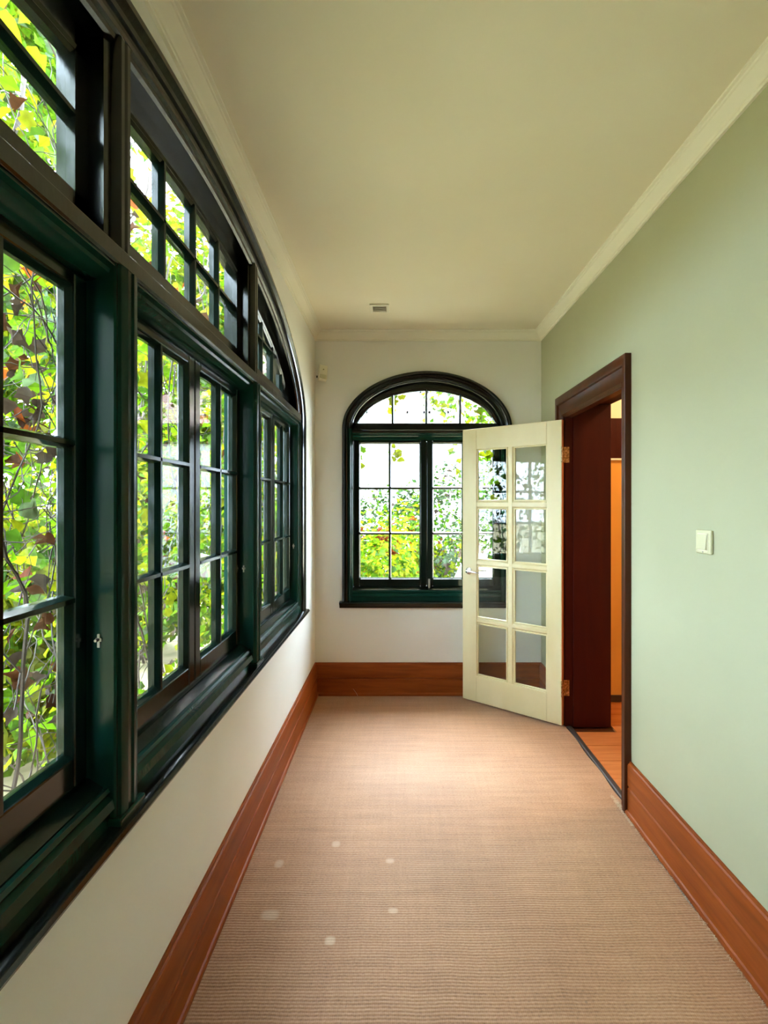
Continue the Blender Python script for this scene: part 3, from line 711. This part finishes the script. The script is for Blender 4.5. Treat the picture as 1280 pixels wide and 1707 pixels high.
def walk(p, d, L, step, wob, bias=(0, 0, 0)):
    pts = [Vector(p)]; d = Vector(d).normalized()
    for _ in range(int(L / step)):
        d = (d + Vector((random.gauss(0, wob), random.gauss(0, wob), random.gauss(0, wob))) + Vector(bias)).normalized()
        pts.append(pts[-1] + d * step)
    return pts
VW = [('green', 30), ('green2', 24), ('yellow', 24), ('yellow2', 16), ('dark', 10), ('pale', 4), ('brown', 9), ('grey', 8), ('orange', 2)]
def vine(label, y0, y1, z0, z1, px0, px1, nstem, nleaf, nsmall, lsize, base, face=(-.55, 0, .6), extra=False):
    v = empty('climbing_vine', base, label, 'vine', 'vines growing outside the big window')
    stems = []
    for k in range(nstem):
        y = random.uniform(y0, y1); x = -random.uniform(px0, px1)
        up = random.random() < .55
        pts = walk((x, y, -.46 if up else z1 + .1), (0, random.uniform(-.5, .5), 1 if up else -1), (z1 + .46 if up else z1 - z0) * random.uniform(.8, 1.15), .06, .13, (0, 0, .04 if up else -.04))
        pts = [Vector((min(-px0, max(-px1 - .1, p.x)), min(y1, max(y0, p.y)), p.z)) for p in pts]
        stems.append(pts); r0 = random.uniform(.003, .008)
        mb = MB(); mb.tube(pts, [r0 * (1 - .6 * i / len(pts)) for i in range(len(pts))], 5)
        st = mb.build('stem', M_TWIG, v)
        tw = MB()
        for _ in range(26):
            q = random.choice(pts); t = walk(q, (random.gauss(0, .3), random.gauss(0, 1), random.gauss(0, .8)), random.uniform(.1, .4), .035, .25)
            t = [Vector((min(-px0 + .02, p.x), min(y1, max(y0, p.y)), p.z)) for p in t]
            tw.tube(t, [.0018 * (1 - .5 * i / len(t)) for i in range(len(t))], 4)
        tw.build('fine_twigs', M_TWIG, st)['kind'] = 'stuff'
    for k in range(nleaf):
        pos = Vector((-random.uniform(px0, px1), random.uniform(y0, y1), random.uniform(z0, z1)))
        t = pick(VW); s = lsize * random.uniform(.65, 1.25) * (.8 if t in ('brown', 'grey') else 1)
        o = bpy.data.objects.new('leaf', LEAF[t]); col.objects.link(o); o.parent = v
        R3 = rot_rand(face, .55)
        o.matrix_local = Matrix.Translation(pos - Vector(base)) @ R3.to_4x4() @ Matrix.Scale(s, 4)
    if extra:
        # clusters of withered leaves caught in the tangle, and a bundle of dead runners
        for (cy, cz, n_) in ((1.30, 1.78, 16), (1.22, 1.92, 9), (1.33, 1.66, 12), (1.25, 1.30, 6), (1.30, .98, 7), (1.2, 1.12, 5), (1.36, 2.08, 6), (1.25, 2.4, 5)):
            for _ in range(n_):
                o = bpy.data.objects.new('leaf', LEAF[pick([('brown', 6), ('grey', 6), ('orange', 1.2)])]); col.objects.link(o); o.parent = v
                pos = Vector((-random.uniform(.90, 1.05), random.gauss(cy, .045), random.gauss(cz, .05)))
                o.matrix_local = Matrix.Translation(pos - Vector(base)) @ rot_rand((0, -.3, .3), .8).to_4x4() @ Matrix.Scale(lsize * random.uniform(.6, 1.0), 4)
        rn = MB()
        for _ in range(60):
            t = walk((-random.uniform(.90, 1.0), random.gauss(1.37, .035), random.uniform(.6, 2.5)), (0, random.gauss(0, .15), random.choice((-1, 1))), random.uniform(.2, .7), .035, .16)
            t = [Vector((min(-.87, p.x), p.y, p.z)) for p in t]
            rn.tube(t, random.uniform(.0012, .0028), 4)
        for _ in range(90):
            t = walk((-random.uniform(.90, 1.1), random.uniform(1.1, 1.5), random.uniform(.7, 2.6)), (random.gauss(0, .2), random.gauss(0, 1), random.gauss(0, .8)), random.uniform(.15, .4), .03, .22)
            t = [Vector((min(-.87, p.x), p.y, p.z)) for p in t]
            rn.tube(t, random.uniform(.0008, .0016), 4)
        rn.build('dead_runners', M_TWIG, v)['kind'] = 'stuff'
    lv = []
    for k in range(nsmall):
        pos = (-random.uniform(px0, px1 + .25), random.uniform(y0, y1), random.uniform(z0, z1))
        lv.append((pos, rot_rand(face, .7), lsize * random.uniform(.4, .9), pick(VW)))
    foliage_mesh('small_foliage', lv, v)
    return v
vine('tangled vine with dry leaves outside the nearest window bay', .75, 1.75, .6, 2.75, .90, 1.25, 20, 230, 900, .066, (-1.05, 1.25, -.45), extra=True)
vine('green leafy vine outside the middle window bay', 1.80, 3.05, .6, 2.75, .92, 1.30, 14, 280, 1100, .068, (-1.05, 2.4, -.45))
vine('sparser green vine outside the farthest window bay', 3.15, 4.8, .6, 2.7, .95, 1.4, 10, 170, 420, .068, (-1.1, 3.9, -.45))
vine('unseen dense vine added to block light at the near end of the big window', -.9, .74, .5, 3.1, .92, 1.40, 8, 60, 3000, .09, (-1.05, 0, -.45))  # out of view; added to cut daylight on the near part of the right wall

def bush(name, label, base, c, rad, n, size, ws, cat='bush', group=None, trunk=None, face=(0, 0, .8), hollow=.55):
    b = empty(name, base, label, cat, group)
    lv = []
    for _ in range(n):
        while True:
            q = Vector((random.uniform(-1, 1), random.uniform(-1, 1), random.uniform(-1, 1)))
            if hollow < q.length < 1: break
        q = q * (1 + .18 * math.sin(q.x * 7 + c[0]) + .15 * math.sin(q.z * 9 + q.y * 5))
        pos = (c[0] + q.x * rad[0], c[1] + q.y * rad[1], c[2] + q.z * rad[2])
        f_ = Vector((q.x, q.y, q.z + .5))
        lv.append((pos, rot_rand(f_, .6), size * random.uniform(.6, 1.3), pick(ws)))
    foliage_mesh('foliage', lv, b)
    if trunk:
        pts = walk(base, (random.uniform(-.1, .1), random.uniform(-.1, .1), 1), c[2] - base[2] + rad[2] * .3, .25, .05)
        MB().tube(pts, [trunk * (1 - .55 * i / len(pts)) for i in range(len(pts))], 10).build('trunk', M_BARK, b, smooth=True)
        for _ in range(4):
            q = pts[-2]; t = walk(q, (random.gauss(0, 1), random.gauss(0, 1), .7), rad[0] * .8, .2, .12)
            MB().tube(t, [trunk * .35 * (1 - .7 * i / len(t)) for i in range(len(t))], 6).build('branch', M_BARK, b, smooth=True)
    else:
        for _ in range(5):
            t = walk((base[0] + random.uniform(-.1, .1), base[1] + random.uniform(-.1, .1), base[2]), (random.gauss(0, .4), random.gauss(0, .4), 1), (c[2] - base[2]) + rad[2] * .3, .12, .1)
            MB().tube(t, [.015 * (1 - .6 * i / len(t)) for i in range(len(t))], 5).build('stem', M_TWIG, b, smooth=True)
    return b
G = -.45
W_Y = [('yellow', 48), ('green', 42), ('dark', 8)]; W_G = [('green', 45), ('yellow', 25), ('dark', 20), ('pale', 10)]; W_P = [('pale', 60), ('dark', 20), ('green', 20)]
# beside the long window
bush('garden_shrub', 'bright green shrub beyond the vines of the nearest bay', (-2.9, 3.4, G), (-2.9, 3.4, .55), (.7, 1.0, 1.0), 4200, .13, W_Y, group='shrubs beside the long window')
bush('garden_shrub', 'dense green shrub beyond the vines of the middle bay', (-3.1, 5.9, G), (-3.1, 5.9, .9), (.8, 1.2, 1.3), 5000, .14, W_Y, group='shrubs beside the long window')
bush('garden_shrub', 'light green shrub seen through the farthest bay', (-2.9, 8.8, G), (-2.9, 8.8, .9), (.8, 1.3, 1.4), 5000, .15, W_Y, group='shrubs beside the long window')
bush('garden_shrub', 'tall yellow green shrub between the other shrubs of the long window', (-4.2, 7.9, G), (-4.2, 7.9, 1.6), (.5, 1.0, 2.0), 4200, .15, W_Y, group='shrubs beside the long window')
bush('garden_tree', 'unseen dark tree added to block sky light at the near end of the long window', (-3.6, -2.4, G), (-3.6, -2.4, 2.6), (1.4, 1.6, 3.0), 5000, .13, [('dark', 70), ('green', 30)], 'tree', 'trees beside the long window', .12)  # out of view; added to darken sky reflections on the window posts
bush('garden_tree', 'tall leafy tree behind the shrubs of the long window', (-5.6, 6.2, G), (-5.6, 6.2, 6.0), (1.6, 2.2, 5.4), 14000, .20, W_G, 'tree', 'trees beside the long window', .12)
bush('garden_tree', 'farther yellow green tree beyond the farthest window bay', (-5.0, 11.5, G), (-5.0, 11.5, 4.4), (2.0, 2.2, 3.8), 10000, .22, W_Y, 'tree', 'trees beside the long window', .14)
# beyond the end window
bush('garden_shrub', 'bright yellow green shrub low in the end window', (-.25, 5.9, G), (-.25, 5.9, .35), (.75, .6, .85), 2600, .085, W_Y, group='shrubs beyond the end window')
bush('garden_shrub', 'yellow green shrub with orange tips in the end window', (-.05, 7.4, G), (-.05, 7.4, .55), (1.0, .6, .9), 2400, .09, [('yellow', 40), ('green', 30), ('orange', 7), ('dark', 10)], group='shrubs beyond the end window')
bush('garden_shrub', 'pale grey green shrub right of the end window meeting bars', (.85, 7.2, G), (.85, 7.2, .3), (.7, .6, .75), 1500, .09, [('pale', 50), ('yellow', 30), ('grey', 12), ('green', 10)], group='shrubs beyond the end window')
bush('flower_shrub', 'red and orange leaved shrub between the green shrubs', (-.12, 6.75, G), (-.12, 6.75, .95), (.20, .15, .22), 160, .08, [('orange', 80), ('brown', 20)], 'bush')
bush('garden_hedge', 'grey green clipped hedge in front of the white house', (.6, 9.6, G), (1.0, 9.6, .75), (2.9, .5, 1.25), 7000, .10, [('pale', 30), ('dark', 45), ('green', 25), ('grey', 6)], 'hedge', hollow=.7)
# vine tips hanging over the end window
def hanging(label, x, y, z1, L, n, s):
    v = empty('hanging_vine', (x, y, z1), label, 'vine', 'vine tips over the end window')
    pts = walk((x, y, z1), (random.uniform(-.1, .1), 0, -1), L, .05, .14, (0, 0, -.1))
    MB().tube([(x, YB + WT - .004, z1 + .30), (x, YB + WT + .05, z1 + .26), (x, (y + YB + WT) / 2, z1 + .14)] + pts, .003, 5).build('stem', M_TWIG, v)
    for k in range(n):
        q = random.choice(pts); t = pick([('green', 30), ('yellow2', 40), ('yellow', 30)])
        o = bpy.data.objects.new('leaf', LEAF[t]); col.objects.link(o); o.parent = v
        pos = q + Vector((random.gauss(0, .03), random.gauss(0, .03), random.gauss(0, .02)))
        o.matrix_local = Matrix.Translation(pos - Vector((x, y, z1))) @ rot_rand((0, -.7, .5), .4).to_4x4() @ Matrix.Scale(s * random.uniform(.7, 1.2), 4)
hanging('leafy vine strand hanging down the left edge of the end window', -.33, 4.1, 2.10, .55, 18, .075)
hanging('short leafy vine tuft at the top of the end window', -.02, 4.15, 2.50, .22, 10, .08)
hanging('leafy vine sprig under the transom of the end window', -.04, 4.15, 2.05, .24, 9, .075)
hanging('long ivy strand right of the end window meeting bars', .40, 4.6, 2.6, .95, 22, .07)
hanging('yellowish vine tuft high at the right of the end window', .55, 4.2, 2.6, .30, 12, .08)
hanging('leafy vine strand behind the open glazed door', .72, 4.15, 2.5, 1.05, 24, .08)
# pale rendered house behind the hedge
def brickwall():
    m = mat('pale_house_brick', (.72, .62, .58), .85)
    g = nd(m, 'ShaderNodeNewGeometry'); mp = nd(m, 'ShaderNodeMapping'); mp.inputs['Rotation'].default_value = (PI/2, 0, 0); lk(m, g.outputs['Position'], mp.inputs[0])
    b = nd(m, 'ShaderNodeTexBrick'); b.inputs['Scale'].default_value = 3.2; b.inputs['Color1'].default_value = (.34, .20, .18, 1); b.inputs['Color2'].default_value = (.38, .26, .23, 1); b.inputs['Mortar'].default_value = (.4, .38, .36, 1)
    lk(m, mp.outputs[0], b.inputs['Vector']); lk(m, b.outputs['Color'], pr(m).inputs['Base Color']); return m
M_HB = brickwall(); M_HW = plaster('white_house_render', (.36, .36, .38), (.33, .33, .35)); M_PANE = mat('house_window_pane', (.30, .42, .45), .08)
M_SLATE = mat('grey_window_frame', (.22, .22, .25), .6)
hs_ = empty('house', (1.0, 13.0, G), 'pale house with brick upper storey behind the hedge', 'building')
piece('lower_wall', (-4, 13, G), (7, 13.3, 3.15), M_HW, hs_, 0)
piece('upper_wall', (-4, 13.02, 3.15), (7, 13.3, 7.5), M_HB, hs_, 0)
piece('string_course', (-4, 12.93, 3.10), (7, 13.02, 3.22), M_HW, hs_, .01)
for (x0, x1, z0, z1) in ((.25, .75, 3.32, 4.0), (.85, 1.40, 3.30, 4.0), (-1.4, -.8, 3.3, 4.0), (.15, .65, 4.5, 5.1), (.8, 1.4, 4.5, 5.1), (2.4, 3.0, 3.3, 4.0), (1.9, 2.5, 1.2, 2.3)):
    f_ = MB()
    for (a, b, c_, d_) in ((x0, z0, x0 + .05, z1), (x1 - .05, z0, x1, z1), (x0, z0, x1, z0 + .05), (x0, z1 - .07, x1, z1)): f_.box((a, 12.96, b), (c_, 13.06, d_))
    fo = f_.build('window', M_SLATE, hs_); MB().box((x0 + .04, 13.0, z0 + .04), (x1 - .04, 13.015, z1 - .06)).build('pane', M_PANE, fo)
MB().tube([(1.28, 12.9, G), (1.28, 12.9, 6.5)], .05, 8).build('drainpipe', M_SLATE, hs_, smooth=True)
piece('roof', (-4.3, 12.6, 7.5), (7.3, 13.6, 7.8), M_SLATE, hs_, 0)
# stone and path in the garden
def rock(label, c, r, seed):
    rnd = random.Random(seed); bm = bmesh.new(); bmesh.ops.create_icosphere(bm, subdivisions=3, radius=1)
    ph = [rnd.uniform(0, 6) for _ in range(6)]
    for v in bm.verts:
        k = 1 + .12 * math.sin(v.co.x * 4 + ph[0]) + .1 * math.sin(v.co.y * 5 + ph[1]) + .1 * math.sin(v.co.z * 6 + ph[2]); v.co = Vector((v.co.x * r[0] * k, v.co.y * r[1] * k, v.co.z * r[2] * k))
    me = bpy.data.meshes.new('garden_rock'); bm.to_mesh(me); bm.free(); me.materials.append(M_ROCK)
    o = link_mesh('garden_rock', me, None, c); tag(o, label, 'rock', 'rocks beyond the end window'); return o
M_ROCK = plaster('pale_rock', (.66, .64, .62), (.5, .48, .46), .9)
rock('large white rock at the lower right of the end window', (.95, 5.9, .12), (.42, .4, .62), 3)
rock('small grey rock beside the pale shrub', (.36, 6.7, -.1), (.18, .2, .42), 5)
bush('garden_tree', 'thin tree right of the end window', (1.55, 8.4, G), (1.55, 8.4, 3.6), (1.0, .8, 1.3), 900, .11, W_G, 'tree', 'trees beyond the end window', .09)
